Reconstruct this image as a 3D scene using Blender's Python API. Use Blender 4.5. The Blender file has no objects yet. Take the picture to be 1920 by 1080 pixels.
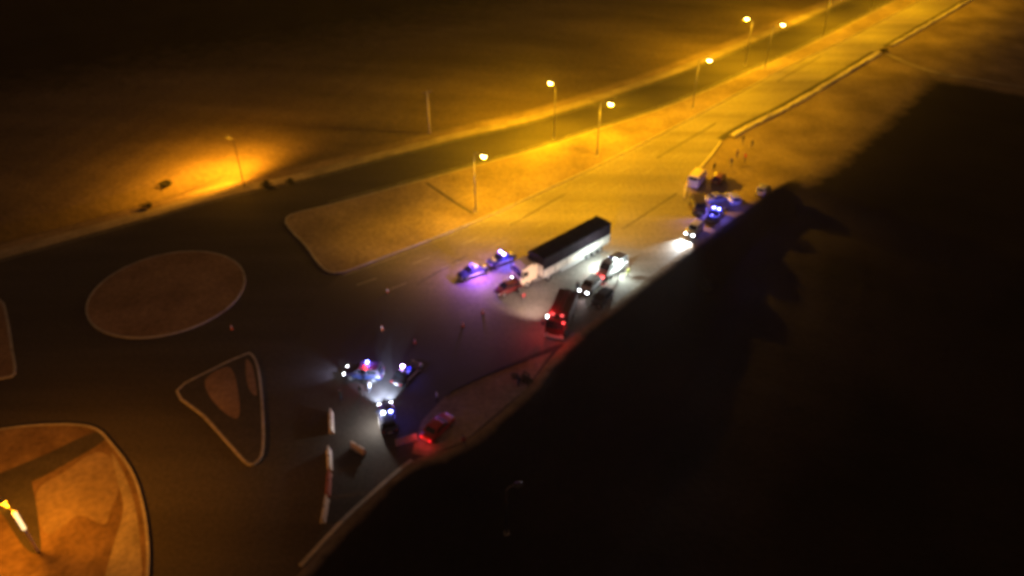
import bpy, bmesh, math, random
import numpy as np
from mathutils import Vector, Matrix, Quaternion
random.seed(7)
R = math.radians
S = bpy.context.scene
COL = S.collection

# ------------------------------------------------------------------ camera
F_PX, Y_HOR, CAM_H = 1400.0, -450.0, 60.0          # focal length in photo pixels, horizon row, drone height
TH = math.atan((540 - Y_HOR) / F_PX)
cam = bpy.data.cameras.new('camera')
cam.lens = 36.0 * F_PX / 1920.0
cam.sensor_width = 36.0
cam.clip_start, cam.clip_end = 0.5, 3000
cam.dof.use_dof = True
cam.dof.focus_distance = 2.2
cam.dof.aperture_fstop = 2.4
cam_o = bpy.data.objects.new('camera', cam)
cam_o.location = (0, 0, CAM_H)
cam_o.rotation_euler = (math.pi / 2 - TH, 0, 0)
COL.objects.link(cam_o)
S.camera = cam_o
S.render.resolution_x, S.render.resolution_y = 1024, 576

# ------------------------------------------------------------------ night sky, exposure
W = bpy.data.worlds.new('World')
S.world = W
W.use_nodes = True
wn = W.node_tree.nodes
bg = wn['Background']
bg.inputs[0].default_value = (0.034, 0.0165, 0.0085, 1)
bg.inputs[1].default_value = 2.1
S.view_settings.view_transform = 'Standard'
S.view_settings.look = 'None'
S.view_settings.exposure = 0.0
S.view_settings.gamma = 1.0
S.cycles.use_denoising = True
S.cycles.max_bounces = 5
S.cycles.sample_clamp_indirect = 4.0
S.cycles.pixel_filter_type = 'BLACKMAN_HARRIS'
S.cycles.filter_width = 1.9
LAMP_W = 26000.0
HAZE = 0.0002
YEL = (1.0, 0.46, 0.002)
ORG = (1.0, 0.29, 0.006)


def G(px, py, z=0.0):
    """world point at height z seen at pixel (px, py) of the 1920x1080 photograph"""
    x = (px - 960) / F_PX
    y = -(py - 540) / F_PX
    d = Vector((x, math.cos(TH) + y * math.sin(TH), -math.sin(TH) + y * math.cos(TH)))
    t = (z - CAM_H) / d.z
    return Vector((0, 0, CAM_H)) + t * d


def G2(p, z=0.0):
    v = G(p[0], p[1], z)
    return Vector((v.x, v.y))


# ------------------------------------------------------------------ materials
MATS = {}


def mat(name, col, rough=0.6, metal=0.0, emit=None, estr=0.0, spec=0.5, coat=0.0):
    if name in MATS:
        return MATS[name]
    m = bpy.data.materials.new(name)
    m.use_nodes = True
    b = m.node_tree.nodes['Principled BSDF']
    b.inputs['Base Color'].default_value = (*col, 1)
    b.inputs['Roughness'].default_value = rough
    b.inputs['Metallic'].default_value = metal
    b.inputs['Specular IOR Level'].default_value = spec
    b.inputs['Coat Weight'].default_value = coat
    if emit:
        b.inputs['Emission Color'].default_value = (*emit, 1)
        b.inputs['Emission Strength'].default_value = estr
    MATS[name] = m
    return m


def noise_mat(name, c1, c2, scale=0.3, c3=None, fine=4.0, rough=0.9, bump=0.3, spec=0.2, streak=None, lo=0.35, hi=0.65):
    m = bpy.data.materials.new(name)
    m.use_nodes = True
    nt = m.node_tree
    N, L = nt.nodes, nt.links
    b = N['Principled BSDF']
    b.inputs['Roughness'].default_value = rough
    b.inputs['Specular IOR Level'].default_value = spec
    tc = N.new('ShaderNodeTexCoord')
    src = tc.outputs['Object']
    if streak:                       # (angle, stretch): pattern drawn out along the traffic direction
        mp = N.new('ShaderNodeMapping')
        mp.inputs['Rotation'].default_value = (0, 0, streak[0])
        mp.inputs['Scale'].default_value = (streak[1], 1, 1)
        L.new(src, mp.inputs['Vector'])
        src2 = mp.outputs['Vector']
    else:
        src2 = src
    n1 = N.new('ShaderNodeTexNoise')
    n1.inputs['Scale'].default_value = scale
    n1.inputs['Detail'].default_value = 6
    L.new(src2, n1.inputs['Vector'])
    r1 = N.new('ShaderNodeValToRGB')
    r1.color_ramp.elements[0].position = lo
    r1.color_ramp.elements[0].color = (*c1, 1)
    r1.color_ramp.elements[1].position = hi
    r1.color_ramp.elements[1].color = (*c2, 1)
    L.new(n1.outputs['Fac'], r1.inputs['Fac'])
    n2 = N.new('ShaderNodeTexNoise')
    n2.inputs['Scale'].default_value = fine
    n2.inputs['Detail'].default_value = 5
    L.new(src, n2.inputs['Vector'])
    mx = N.new('ShaderNodeMix')
    mx.data_type = 'RGBA'
    mx.blend_type = 'OVERLAY'
    mx.inputs['Factor'].default_value = 0.55
    L.new(r1.outputs['Color'], mx.inputs['A'])
    L.new(n2.outputs['Fac'], mx.inputs['B'])
    L.new(mx.outputs['Result'], b.inputs['Base Color'])
    bp = N.new('ShaderNodeBump')
    bp.inputs['Strength'].default_value = bump
    bp.inputs['Distance'].default_value = 0.1
    L.new(n2.outputs['Fac'], bp.inputs['Height'])
    L.new(bp.outputs['Normal'], b.inputs['Normal'])
    MATS[name] = m
    return m


_rd = G2((1480, 130)) - G2((900, 460))
ROAD_A = math.atan2(_rd.y, _rd.x)     # road direction
dirt = noise_mat('dirt', (0.20, 0.155, 0.11), (0.33, 0.26, 0.19), 0.12, fine=1.6, bump=0.6)
dry_grass = noise_mat('dry_grass', (0.085, 0.065, 0.04), (0.22, 0.17, 0.11), 0.07, fine=1.2, bump=0.8, streak=(-ROAD_A, 0.35))
dark_soil = noise_mat('dark_soil', (0.03, 0.022, 0.018), (0.075, 0.055, 0.045), 0.05, fine=0.7, bump=0.9)
asphalt = noise_mat('asphalt', (0.050, 0.046, 0.044), (0.082, 0.076, 0.072), 0.15, fine=2.5, rough=0.8, bump=0.15, streak=(-ROAD_A, 0.12))
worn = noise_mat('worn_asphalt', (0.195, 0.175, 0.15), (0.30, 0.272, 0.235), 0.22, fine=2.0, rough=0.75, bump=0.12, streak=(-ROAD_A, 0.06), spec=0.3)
gravel = noise_mat('gravel', (0.25, 0.22, 0.17), (0.40, 0.35, 0.28), 0.25, fine=2.2, bump=0.5)
soil_bed = noise_mat('soil_bed', (0.15, 0.10, 0.06), (0.26, 0.18, 0.11), 0.3, fine=2.0, bump=0.7)
island_soil = noise_mat('island_soil', (0.22, 0.145, 0.10), (0.31, 0.21, 0.145), 0.2, fine=1.8, bump=0.5)
concrete = noise_mat('concrete', (0.33, 0.32, 0.30), (0.46, 0.44, 0.41), 0.5, fine=3.0, rough=0.85, bump=0.15)
pale_bank = noise_mat('pale_concrete', (0.50, 0.46, 0.42), (0.66, 0.62, 0.57), 0.5, fine=2.0, rough=0.85, bump=0.2)
leafy = noise_mat('scrub_leaves', (0.03, 0.035, 0.018), (0.075, 0.075, 0.035), 1.2, fine=6, bump=0.2)
white_paint = noise_mat('road_paint', (0.22, 0.22, 0.21), (0.48, 0.47, 0.45), 0.8, fine=5.0, rough=0.7, bump=0.05)
steel = mat('galvanised_steel', (0.22, 0.22, 0.215), 0.45, 0.6)
dark_metal = mat('dark_metal', (0.04, 0.04, 0.045), 0.5, 0.3)
rubber = mat('rubber', (0.02, 0.02, 0.02), 0.85)
glass = mat('dark_glass', (0.012, 0.014, 0.018), 0.08, 0.0, spec=0.7)
chrome = mat('rim_metal', (0.5, 0.5, 0.5), 0.35, 0.8)
wood = mat('weathered_wood', (0.14, 0.11, 0.08), 0.9)


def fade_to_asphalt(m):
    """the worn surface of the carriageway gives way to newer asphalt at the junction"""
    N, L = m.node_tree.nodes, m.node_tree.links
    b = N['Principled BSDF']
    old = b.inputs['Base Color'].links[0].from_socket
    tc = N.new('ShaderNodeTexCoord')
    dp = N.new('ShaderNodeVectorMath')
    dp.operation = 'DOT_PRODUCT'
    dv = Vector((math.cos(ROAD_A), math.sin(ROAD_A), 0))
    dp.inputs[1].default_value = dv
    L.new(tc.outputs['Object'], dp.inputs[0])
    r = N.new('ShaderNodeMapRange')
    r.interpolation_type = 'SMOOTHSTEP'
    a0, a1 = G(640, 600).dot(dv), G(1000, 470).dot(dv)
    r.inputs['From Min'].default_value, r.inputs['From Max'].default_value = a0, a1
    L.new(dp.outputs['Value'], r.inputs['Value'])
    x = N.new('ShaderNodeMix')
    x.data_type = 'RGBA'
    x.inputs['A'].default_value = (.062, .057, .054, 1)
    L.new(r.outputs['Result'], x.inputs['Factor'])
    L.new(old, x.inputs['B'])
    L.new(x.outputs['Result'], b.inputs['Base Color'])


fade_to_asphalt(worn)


def make_ground_mat():
    """waste ground: dirt, dry grass and a dark tone (ploughed field, painted slope shade, far land) blended by position"""
    m = bpy.data.materials.new('waste_ground')
    m.use_nodes = True
    nt = m.node_tree
    N, L = nt.nodes, nt.links
    b = N['Principled BSDF']
    b.inputs['Roughness'].default_value = 0.95
    b.inputs['Specular IOR Level'].default_value = 0.1
    tc = N.new('ShaderNodeTexCoord')

    def noise(scale, detail=6, stretch=None):
        n = N.new('ShaderNodeTexNoise')
        n.inputs['Scale'].default_value = scale
        n.inputs['Detail'].default_value = detail
        if stretch:
            mp = N.new('ShaderNodeMapping')
            mp.inputs['Rotation'].default_value = (0, 0, -ROAD_A + stretch[0])
            mp.inputs['Scale'].default_value = (stretch[1], 1, 1)
            L.new(tc.outputs['Object'], mp.inputs['Vector'])
            L.new(mp.outputs['Vector'], n.inputs['Vector'])
        else:
            L.new(tc.outputs['Object'], n.inputs['Vector'])
        return n.outputs['Fac']

    def ramp(f, c1, c2, lo=.35, hi=.65):
        r = N.new('ShaderNodeValToRGB')
        r.color_ramp.elements[0].position, r.color_ramp.elements[1].position = lo, hi
        r.color_ramp.elements[0].color, r.color_ramp.elements[1].color = (*c1, 1), (*c2, 1)
        L.new(f, r.inputs['Fac'])
        return r.outputs['Color']

    def mix(f, a, b_, blend='MIX'):
        x = N.new('ShaderNodeMix')
        x.data_type = 'RGBA'
        x.blend_type = blend
        if isinstance(f, float):
            x.inputs['Factor'].default_value = f
        else:
            L.new(f, x.inputs['Factor'])
        L.new(a, x.inputs['A'])
        L.new(b_, x.inputs['B'])
        return x.outputs['Result']

    def attr(nm):
        a = N.new('ShaderNodeAttribute')
        a.attribute_name = nm
        ad = N.new('ShaderNodeMath')
        ad.operation = 'MULTIPLY_ADD'
        L.new(noise(.35, 5), ad.inputs[0])
        ad.inputs[1].default_value = .36
        ad.inputs[2].default_value = -.18
        a2 = N.new('ShaderNodeMath')
        a2.operation = 'ADD'
        a2.use_clamp = True
        L.new(a.outputs['Fac'], a2.inputs[0])
        L.new(ad.outputs[0], a2.inputs[1])
        r = N.new('ShaderNodeMapRange')
        r.inputs['From Min'].default_value, r.inputs['From Max'].default_value = .3, .7
        L.new(a2.outputs[0], r.inputs['Value'])
        return r.outputs['Result']
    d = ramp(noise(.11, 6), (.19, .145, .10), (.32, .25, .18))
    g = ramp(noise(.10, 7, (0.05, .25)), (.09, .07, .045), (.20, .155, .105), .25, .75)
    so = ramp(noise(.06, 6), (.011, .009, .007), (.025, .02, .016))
    c_ = mix(attr('soil_shade'), mix(attr('grass'), d, g), so)
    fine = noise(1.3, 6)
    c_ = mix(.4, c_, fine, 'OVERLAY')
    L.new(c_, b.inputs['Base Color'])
    bp = N.new('ShaderNodeBump')
    bp.inputs['Strength'].default_value = .45
    bp.inputs['Distance'].default_value = .25
    L.new(fine, bp.inputs['Height'])
    L.new(bp.outputs['Normal'], b.inputs['Normal'])
    return m


ground_mat = make_ground_mat()


# ------------------------------------------------------------------ mesh helpers
def link(name, me, m=None, parent=None, smooth=False):
    o = bpy.data.objects.new(name, me)
    COL.objects.link(o)
    if m is not None:
        me.materials.append(m)
    if parent is not None:
        o.parent = parent
    if smooth:
        for p in me.polygons:
            p.use_smooth = True
    return o


def obj(name, bm, m=None, parent=None, smooth=False):
    me = bpy.data.meshes.new(name)
    bm.normal_update()
    bm.to_mesh(me)
    bm.free()
    return link(name, me, m, parent, smooth)


def struct(o):
    o['kind'] = 'structure'
    return o


def thing(name, label, cat, loc=(0, 0, 0), rz=0.0, group=None):
    o = bpy.data.objects.new(name, None)
    o.empty_display_size = 0.3
    COL.objects.link(o)
    o.location = loc
    o.rotation_euler = (0, 0, rz)
    o['label'] = label
    o['category'] = cat
    if group:
        o['group'] = group
    return o


def tag(o, label, cat, group=None):
    o['label'] = label
    o['category'] = cat
    if group:
        o['group'] = group
    return o


def copy_tree(o, parent=None):
    c = o.copy()
    COL.objects.link(c)
    if parent is not None:
        c.parent = parent
    for ch in list(o.children):
        copy_tree(ch, c)
    return c


def box(bm, c, s, bev=0.0, rot=None):
    r = bmesh.ops.create_cube(bm, size=1.0)
    vs = r['verts']
    for v in vs:
        v.co = Vector((v.co.x * s[0], v.co.y * s[1], v.co.z * s[2]))
    if bev > 0:
        es = list({e for v in vs for e in v.link_edges})
        rb = bmesh.ops.bevel(bm, geom=es, offset=bev, segments=2, affect='EDGES', profile=0.6)
        vs = list({v for f in rb['faces'] for v in f.verts} | {v for v in vs if v.is_valid})
    for v in vs:
        p = v.co
        if rot is not None:
            p = rot @ p
        v.co = p + Vector(c)
    return bm


def tube(bm, p0, p1, r0, r1=None, n=8):
    r1 = r0 if r1 is None else r1
    p0, p1 = Vector(p0), Vector(p1)
    d = p1 - p0
    q = Vector((0, 0, 1)).rotation_difference(d.normalized())
    a, b = [], []
    for i in range(n):
        t = 2 * math.pi * i / n
        e = q @ Vector((math.cos(t), math.sin(t), 0))
        a.append(bm.verts.new(p0 + e * r0))
        b.append(bm.verts.new(p1 + e * r1))
    for i in range(n):
        j = (i + 1) % n
        bm.faces.new((a[i], a[j], b[j], b[i]))
    bm.faces.new(a[::-1])
    bm.faces.new(b)
    return bm


def loft(bm, rings, cap=True):
    vr = [[bm.verts.new(p) for p in r] for r in rings]
    n = len(vr[0])
    for a, b in zip(vr, vr[1:]):
        for i in range(n):
            j = (i + 1) % n
            bm.faces.new((a[i], a[j], b[j], b[i]))
    if cap:
        bm.faces.new(vr[0][::-1])
        bm.faces.new(vr[-1])
    bmesh.ops.recalc_face_normals(bm, faces=bm.faces)
    return bm


def B():
    return bmesh.new()


def smooth_curve(pts, n=6, closed=False):
    P = [Vector(p) for p in pts]
    out = []
    m = len(P)
    rng = range(m if closed else m - 1)
    for i in rng:
        p0 = P[(i - 1) % m] if closed or i > 0 else P[i]
        p1, p2 = P[i], P[(i + 1) % m]
        p3 = P[(i + 2) % m] if closed or i + 2 < m else p2
        for k in range(n):
            t = k / n
            out.append(0.5 * ((2 * p1) + (p2 - p0) * t + (2 * p0 - 5 * p1 + 4 * p2 - p3) * t * t
                              + (3 * p1 - p0 - 3 * p2 + p3) * t * t * t))
    if not closed:
        out.append(P[-1])
    return out


def offset(pts, d, closed=False):
    """shift a 2-D polyline to its left by d"""
    out, m = [], len(pts)
    for i in range(m):
        a = pts[(i - 1) % m] if closed or i > 0 else pts[i]
        b = pts[(i + 1) % m] if closed or i + 1 < m else pts[i]
        t = (b - a)
        t = t.normalized() if t.length > 1e-6 else Vector((1, 0))
        out.append(pts[i] + Vector((-t.y, t.x)) * d)
    return out


def area2(p):
    return sum(p[i].x * p[(i + 1) % len(p)].y - p[(i + 1) % len(p)].x * p[i].y for i in range(len(p)))


def sheet(name, pts, z, m, parent=None):
    bm = B()
    p = pts if area2(pts) > 0 else pts[::-1]
    f = bm.faces.new([bm.verts.new((q.x, q.y, z)) for q in p])
    bmesh.ops.triangulate(bm, faces=[f])
    return obj(name, bm, m, parent)


def slab(name, pts, z0, z1, m, parent=None):
    bm = B()
    p = pts if area2(pts) > 0 else pts[::-1]
    a = [bm.verts.new((q.x, q.y, z0)) for q in p]
    b = [bm.verts.new((q.x, q.y, z1)) for q in p]
    n = len(p)
    for i in range(n):
        j = (i + 1) % n
        bm.faces.new((a[i], a[j], b[j], b[i]))
    f = bm.faces.new(b)
    bmesh.ops.triangulate(bm, faces=[f])
    return obj(name, bm, m, parent)


def ribbon(name, pts, w, z0, z1, m, parent=None, closed=False):
    """a raised strip of width w to the left of a polyline"""
    q = offset(pts, w, closed)
    bm = B()
    rows = []
    for a, b in zip(pts, q):
        rows.append([bm.verts.new((a.x, a.y, z0)), bm.verts.new((a.x, a.y, z1)),
                     bm.verts.new((b.x, b.y, z1)), bm.verts.new((b.x, b.y, z0))])
    k = len(rows)
    for i in range(k if closed else k - 1):
        r, s = rows[i], rows[(i + 1) % k]
        for c in range(3):
            bm.faces.new((r[c], r[c + 1], s[c + 1], s[c]))
    if not closed:
        bm.faces.new(rows[0])
        bm.faces.new(rows[-1][::-1])
    bmesh.ops.recalc_face_normals(bm, faces=bm.faces)
    return obj(name, bm, m, parent)


def kerbed(name, px, zt, m, kerb_m, n=6, kw=0.28, curve=True):
    w = [G2(p) for p in px]
    pts = smooth_curve(w, n, True) if curve else w
    if area2(pts) < 0:
        pts = pts[::-1]
    o = struct(slab(name, offset(pts, kw - 0.01, True), 0.0, zt - 0.02, m))
    ribbon('kerb', pts, kw, 0.0, zt, kerb_m, o, True)
    return o


# ------------------------------------------------------------------ ground
EDGE = [(1640, 215), (1490, 322), (1440, 356), (1385, 396), (1330, 436), (1250, 500), (1110, 607), (1042, 668), (985, 737), (872, 832), (765, 874),
        (650, 982), (560, 1085), (470, 1190)]
edge_w = smooth_curve([G2(p) for p in EDGE], 5)
ED = np.array([[p.x, p.y] for p in edge_w])
seg = ED[1:] - ED[:-1]
slen = np.hypot(seg[:, 0], seg[:, 1])
sacc = np.concatenate([[0], np.cumsum(slen)])


def edge_dist(X, Y):
    best = np.full(X.shape, 1e9)
    sgn = np.ones(X.shape)
    arc = np.zeros(X.shape)
    for i in range(len(seg)):
        ax, ay = ED[i]
        ux, uy = seg[i] / slen[i]
        t = np.clip((X - ax) * ux + (Y - ay) * uy, 0, slen[i])
        dx, dy = X - (ax + t * ux), Y - (ay + t * uy)
        d = np.hypot(dx, dy)
        cr = ux * (Y - ay) - uy * (X - ax)      # >0: left of the way down = east of the edge
        m = d < best
        best = np.where(m, d, best)
        sgn = np.where(m, np.sign(cr), sgn)
        arc = np.where(m, sacc[i] + t, arc)
    return best * sgn, arc


_ec = G2((1446, 352))
ARC0 = sacc[int(np.argmin(np.hypot(ED[:, 0] - _ec.x, ED[:, 1] - _ec.y)))]


def sstep(a, b, x):
    t = np.clip((x - a) / (b - a), 0, 1)
    return t * t * (3 - 2 * t)


DROP = 7.5


def ground_z(X, Y):
    X, Y = np.asarray(X, float), np.asarray(Y, float)
    d, arc = edge_dist(X, Y)
    taper = sstep(ARC0 - 5, ARC0 + 1, arc)
    taper = taper * (0.42 + 0.58 * sstep(ARC0 + 5, ARC0 + 60, arc))
    z = -DROP * sstep(0.3, 5.5, d) * taper
    und = 0.4 * (0.35 * np.sin(X * 0.31 + 1.3 * np.sin(Y * 0.17)) * np.sin(Y * 0.27 + 0.7) + 0.18 * np.sin(X * 0.9 + Y * 0.4) * np.sin(Y * 0.8 - X * 0.3))
    far = sstep(0, 14, verge_dist(X, Y))
    z = z + und * (sstep(6, 18, d) * 0.9 + far * 0.8)
    z = z - 2.2 * np.exp(-((verge_dist(X, Y) - 9.0) / 2.6) ** 2) * sstep(-46, -62, X)      # roadside ditch, west part
    z = z + HILL * (np.sqrt(np.maximum(verge_dist(X, Y) - 5, 0) ** 2 + 36) - 6)       # the land rises gently beyond the far verge
    return z


HILL = 0.11
VERGE = [(-260, 566), (0, 486), (150, 444), (300, 402), (440, 364), (560, 338), (700, 301), (850, 262), (1000, 226), (1150, 180), (1300, 126),
         (1450, 63), (1590, 0), (1700, -52), (1850, -128)]
verge_w = smooth_curve([G2(p) for p in VERGE], 5)
VD = np.array([[p.x, p.y] for p in verge_w])


def line_dist(PL, X, Y):
    """signed distance to a polyline, positive on its left"""
    best = np.full(np.shape(X), 1e9)
    sg = np.ones(np.shape(X))
    for i in range(len(PL) - 1):
        a = PL[i]
        u = PL[i + 1] - PL[i]
        l = np.hypot(*u)
        u = u / l
        t = np.clip((X - a[0]) * u[0] + (Y - a[1]) * u[1], 0, l)
        d = np.hypot(X - (a[0] + t * u[0]), Y - (a[1] + t * u[1]))
        cr = u[0] * (Y - a[1]) - u[1] * (X - a[0])
        m = d < best
        best = np.where(m, d, best)
        sg = np.where(m, np.sign(cr), sg)
    return best * sg


def verge_dist(X, Y):
    """metres beyond the outer edge of the far carriageway (positive = beyond)"""
    return line_dist(VD, X, Y)


def axis(lo, hi, step, far):
    a = list(np.arange(lo, hi + step, step))
    s, x = step, hi
    while x < far:
        s *= 1.25
        x += s
        a.append(x)
    s, x, pre = step, lo, []
    while x > -far:
        s *= 1.25
        x -= s
        pre.append(x)
    return np.array(pre[::-1] + a)


ax_, ay_ = axis(-95, 150, 1.0, 1400), axis(20, 250, 1.0, 1400)
GX, GY = np.meshgrid(ax_, ay_)
GZ = ground_z(GX, GY) - 0.012
nx, ny = len(ax_), len(ay_)
co = np.stack([GX, GY, GZ], -1).reshape(-1, 3)
idx = np.arange(nx * ny).reshape(ny, nx)
quads = np.stack([idx[:-1, :-1], idx[:-1, 1:], idx[1:, 1:], idx[1:, :-1]], -1).reshape(-1, 4)
me = bpy.data.meshes.new('ground')
me.from_pydata(co.tolist(), [], quads.tolist())
ed, ea = edge_dist(co[:, 0], co[:, 1])
vd = verge_dist(co[:, 0], co[:, 1])
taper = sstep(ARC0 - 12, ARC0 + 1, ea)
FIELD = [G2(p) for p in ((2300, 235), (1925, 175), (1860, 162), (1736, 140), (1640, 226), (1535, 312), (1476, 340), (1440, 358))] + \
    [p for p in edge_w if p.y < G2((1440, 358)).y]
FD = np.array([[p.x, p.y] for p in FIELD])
soil_shade = np.maximum(sstep(0.0, 1.4, ed) * taper, sstep(-4.0, 9.0, line_dist(FD, co[:, 0], co[:, 1]))) * sstep(2, -2, vd) + sstep(22, 95, vd)  # embankment slope coloured near black for its shade; ploughed field and far land also dark
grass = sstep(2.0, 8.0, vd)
for nm, val in (('soil_shade', soil_shade), ('grass', grass)):
    at = me.attributes.new(nm, 'FLOAT', 'POINT')
    at.data.foreach_set('value', val.astype(np.float32))
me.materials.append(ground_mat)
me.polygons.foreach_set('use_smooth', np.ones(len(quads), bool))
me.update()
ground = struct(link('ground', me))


def on_ground(px, py):
    """where the ray through a photo pixel meets the uneven ground"""
    o, e = Vector((0, 0, CAM_H)), G(px, py, -12.0)
    ts = np.linspace(0.45, 1.0, 900)
    X, Y, Z = (o[k] + (e[k] - o[k]) * ts for k in range(3))
    below = Z <= ground_z(X, Y)
    i = int(np.argmax(below)) if below.any() else len(ts) - 1
    return Vector((X[i], Y[i], float(ground_z(X[i:i + 1], Y[i:i + 1])[0])))


# ------------------------------------------------------------------ roads
MED_L = [(535, 410), (620, 384), (720, 357), (850, 322), (1000, 281), (1120, 243), (1260, 196), (1400, 137), (1520, 82), (1680, 0), (1800, -62)]
MED_R = [(1850, -62), (1730, 0), (1600, 68), (1480, 125), (1330, 205), (1180, 283), (1050, 345), (890, 417), (700, 491), (640, 512), (606, 505), (572, 462)]
BAR = [(1900, -52), (1790, 12), (1700, 64), (1640, 98), (1560, 146), (1470, 198), (1390, 238), (1352, 262)]
inner = offset(edge_w, -0.35)                              # a metre inside the embankment edge
in_px = [p for p in inner if p.y < G2((1385, 396)).y]
road_poly = [G2(p) for p in VERGE] + [G2(p) for p in BAR] + [G2((1325, 300)), G2((1296, 335)), G2((1290, 390)), G2((1318, 428))] + \
    [p for p in inner if p.y < G2((1330, 440)).y] + [G2((300, 1300)), G2((-500, 1300)), G2((-700, 800))]
road = struct(sheet('road', road_poly, 0.0, asphalt))
near_poly = smooth_curve([G2(p) for p in MED_R[:10]], 4) + [G2((590, 560)), G2((560, 640)), G2((600, 745)), G2((740, 770)), G2((850, 727)), G2((990, 668)), G2((1040, 648))] + \
    [p for p in inner[::-1] if G2((1040, 650)).y < p.y < G2((1330, 440)).y] + [G2((1318, 428)), G2((1290, 390)), G2((1296, 335)), G2((1325, 300))] + [G2(p) for p in BAR[::-1]]
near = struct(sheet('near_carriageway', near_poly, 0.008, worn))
# gravel verge along the far carriageway
vp = verge_w[2:]
verge_poly = vp + offset(vp, 2.6)[::-1]
struct(sheet('gravel_verge', verge_poly, 0.012, gravel))
# median, islands
median = kerbed('median', MED_L + MED_R, 0.15, dirt, concrete, 5)
shadow_line = [G2(p) for p in ((798, 345), (826, 364), (858, 386), (884, 402))]
ribbon('pole_shadow_strip', shadow_line, 0.38, 0.08, 0.154, asphalt, median)  # dark strip laid where the lamp pole's shadow crosses the median
c = G2((315, 547))
rad = 10.3
circ = [c + Vector((math.cos(t), math.sin(t))) * rad for t in np.linspace(0, 2 * math.pi, 64, endpoint=False)]
isl = struct(slab('roundabout_island', offset(circ, 0.24, True), 0, 0.16, island_soil))
ribbon('kerb', circ, 0.25, 0, 0.18, concrete, isl, True)
tri = kerbed('splitter_island', [(330, 735), (400, 692), (452, 668), (472, 664), (486, 690), (494, 760), (496, 840), (484, 868), (463, 872), (430, 838), (380, 782)],
             0.17, asphalt, concrete, 3)
patch = smooth_curve([G2(p) for p in [(385, 715), (430, 690), (447, 735), (446, 786), (405, 760)]], 5, True)
sheet('bare_soil_patch', patch, 0.158, island_soil, tri)
patch = smooth_curve([G2(p) for p in [(462, 676), (474, 690), (482, 740), (470, 735), (462, 710)]], 5, True)
sheet('bare_soil_patch', patch, 0.158, island_soil, tri)
kerbed('splitter_island', [(-60, 560), (0, 562), (14, 590), (24, 650), (30, 700), (0, 712), (-60, 720)], 0.17, island_soil, concrete, 3)
# big kerbed corner plot, bottom left
plot = kerbed('corner_plot', [(-220, 860), (-60, 818), (60, 798), (170, 800), (216, 838), (252, 890), (272, 955), (281, 1030), (278, 1100), (262, 1220), (-100, 1400), (-420, 1100)],
              0.18, soil_bed, concrete, 5)


def patch_on(parent, name, px, z, m, n=4):
    return sheet(name, smooth_curve([G2(p) for p in px], n, True), z, m, parent)


patch_on(plot, 'paved_path', [(-140, 950), (0, 890), (90, 852), (178, 812), (196, 828), (110, 880), (60, 905), (0, 925), (-140, 990)], 0.168, asphalt)
patch_on(plot, 'paved_path', [(0, 905), (40, 898), (60, 906), (78, 1020), (66, 1040), (40, 1020), (0, 960), (-40, 940)], 0.174, asphalt)
patch_on(plot, 'sandy_walk', [(210, 850), (238, 900), (256, 960), (264, 1030), (262, 1100), (200, 1100), (212, 1030), (232, 960), (222, 905)], 0.168, gravel)
patch_on(plot, 'sandy_bed', [(70, 925), (120, 888), (180, 850), (214, 868), (224, 915), (208, 960), (196, 985), (150, 968), (118, 990), (84, 1000)], 0.166, dirt)
# dirt apron beside the crash and side road edge
apron = struct(sheet('dirt_apron', [G2(p) for p in ((836, 742), (900, 712), (990, 676), (1035, 660), (985, 730), (872, 826), (800, 856), (772, 850), (790, 790))], 0.014, dirt))
ribbon('kerb', smooth_curve([G2(p) for p in ((990, 674), (940, 690), (895, 709), (850, 731), (836, 742))], 4), 0.2, 0, 0.12, dark_metal, apron)
wd = smooth_curve([G2(p) for p in ((770, 862), (740, 885), (700, 920), (650, 965), (612, 1004), (560, 1060))], 4)
struct(ribbon('side_road_kerb', wd, 0.45, 0, 0.14, concrete))
def earth_bank(name, line, w, h, seed):
    """a low uneven ridge of pale rubble and concrete along a line"""
    rnd = random.Random(seed)
    P = []
    for a, b in zip(line, line[1:]):
        k = max(1, int((b - a).length / 0.7))
        P += [a.lerp(b, i / k) for i in range(k)]
    bm = B()
    rows = []
    wv, hv = w, h
    for p, q in zip(P, P[1:]):
        t = (q - p).normalized()
        n = Vector((-t.y, t.x))
        wv = .7 * wv + .3 * w * rnd.uniform(.55, 1.5)
        hv = .6 * hv + .4 * h * rnd.uniform(.35, 1.5)
        rows.append([bm.verts.new((p.x + n.x * wv * u_ + rnd.uniform(-.06, .06), p.y + n.y * wv * u_ + rnd.uniform(-.06, .06), hv * z_ * rnd.uniform(.8, 1.15) - (.05 if z_ == 0 else 0)))
                     for u_, z_ in ((-.62, 0), (-.42, .7), (-.12, 1), (.2, .92), (.45, .6), (.66, 0))])
    for r, r2 in zip(rows, rows[1:]):
        for k in range(5):
            bm.faces.new((r[k], r[k + 1], r2[k + 1], r2[k]))
    bmesh.ops.recalc_face_normals(bm, faces=bm.faces)
    return struct(obj(name, bm, pale_bank, None))


# pale bank with a flat dark strip between road and waste ground
bk = smooth_curve([G2(p) for p in BAR[3:]], 5)
bank1 = earth_bank('concrete_bank', offset(bk, 1.1), 1.35, .45, 3)
bk2 = smooth_curve([G2(p) for p in BAR[:4]], 5)[:-2]
bank2 = earth_bank('concrete_bank', offset(bk2, 1.0), 1.05, .4, 5)
struct(ribbon('dark_strip', offset(bk, -0.9), 1.5, 0, 0.012, asphalt))
struct(ribbon('dark_strip', offset(bk2, -0.7), 1.3, 0, 0.012, asphalt))
struct(ribbon('apron_kerb', smooth_curve([G2(p) for p in ((1350, 266), (1330, 293), (1304, 323), (1285, 348), (1281, 372))], 5), 0.35, 0, 0.16, pale_bank))
# tracks on the waste ground, draped on the terrain


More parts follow.
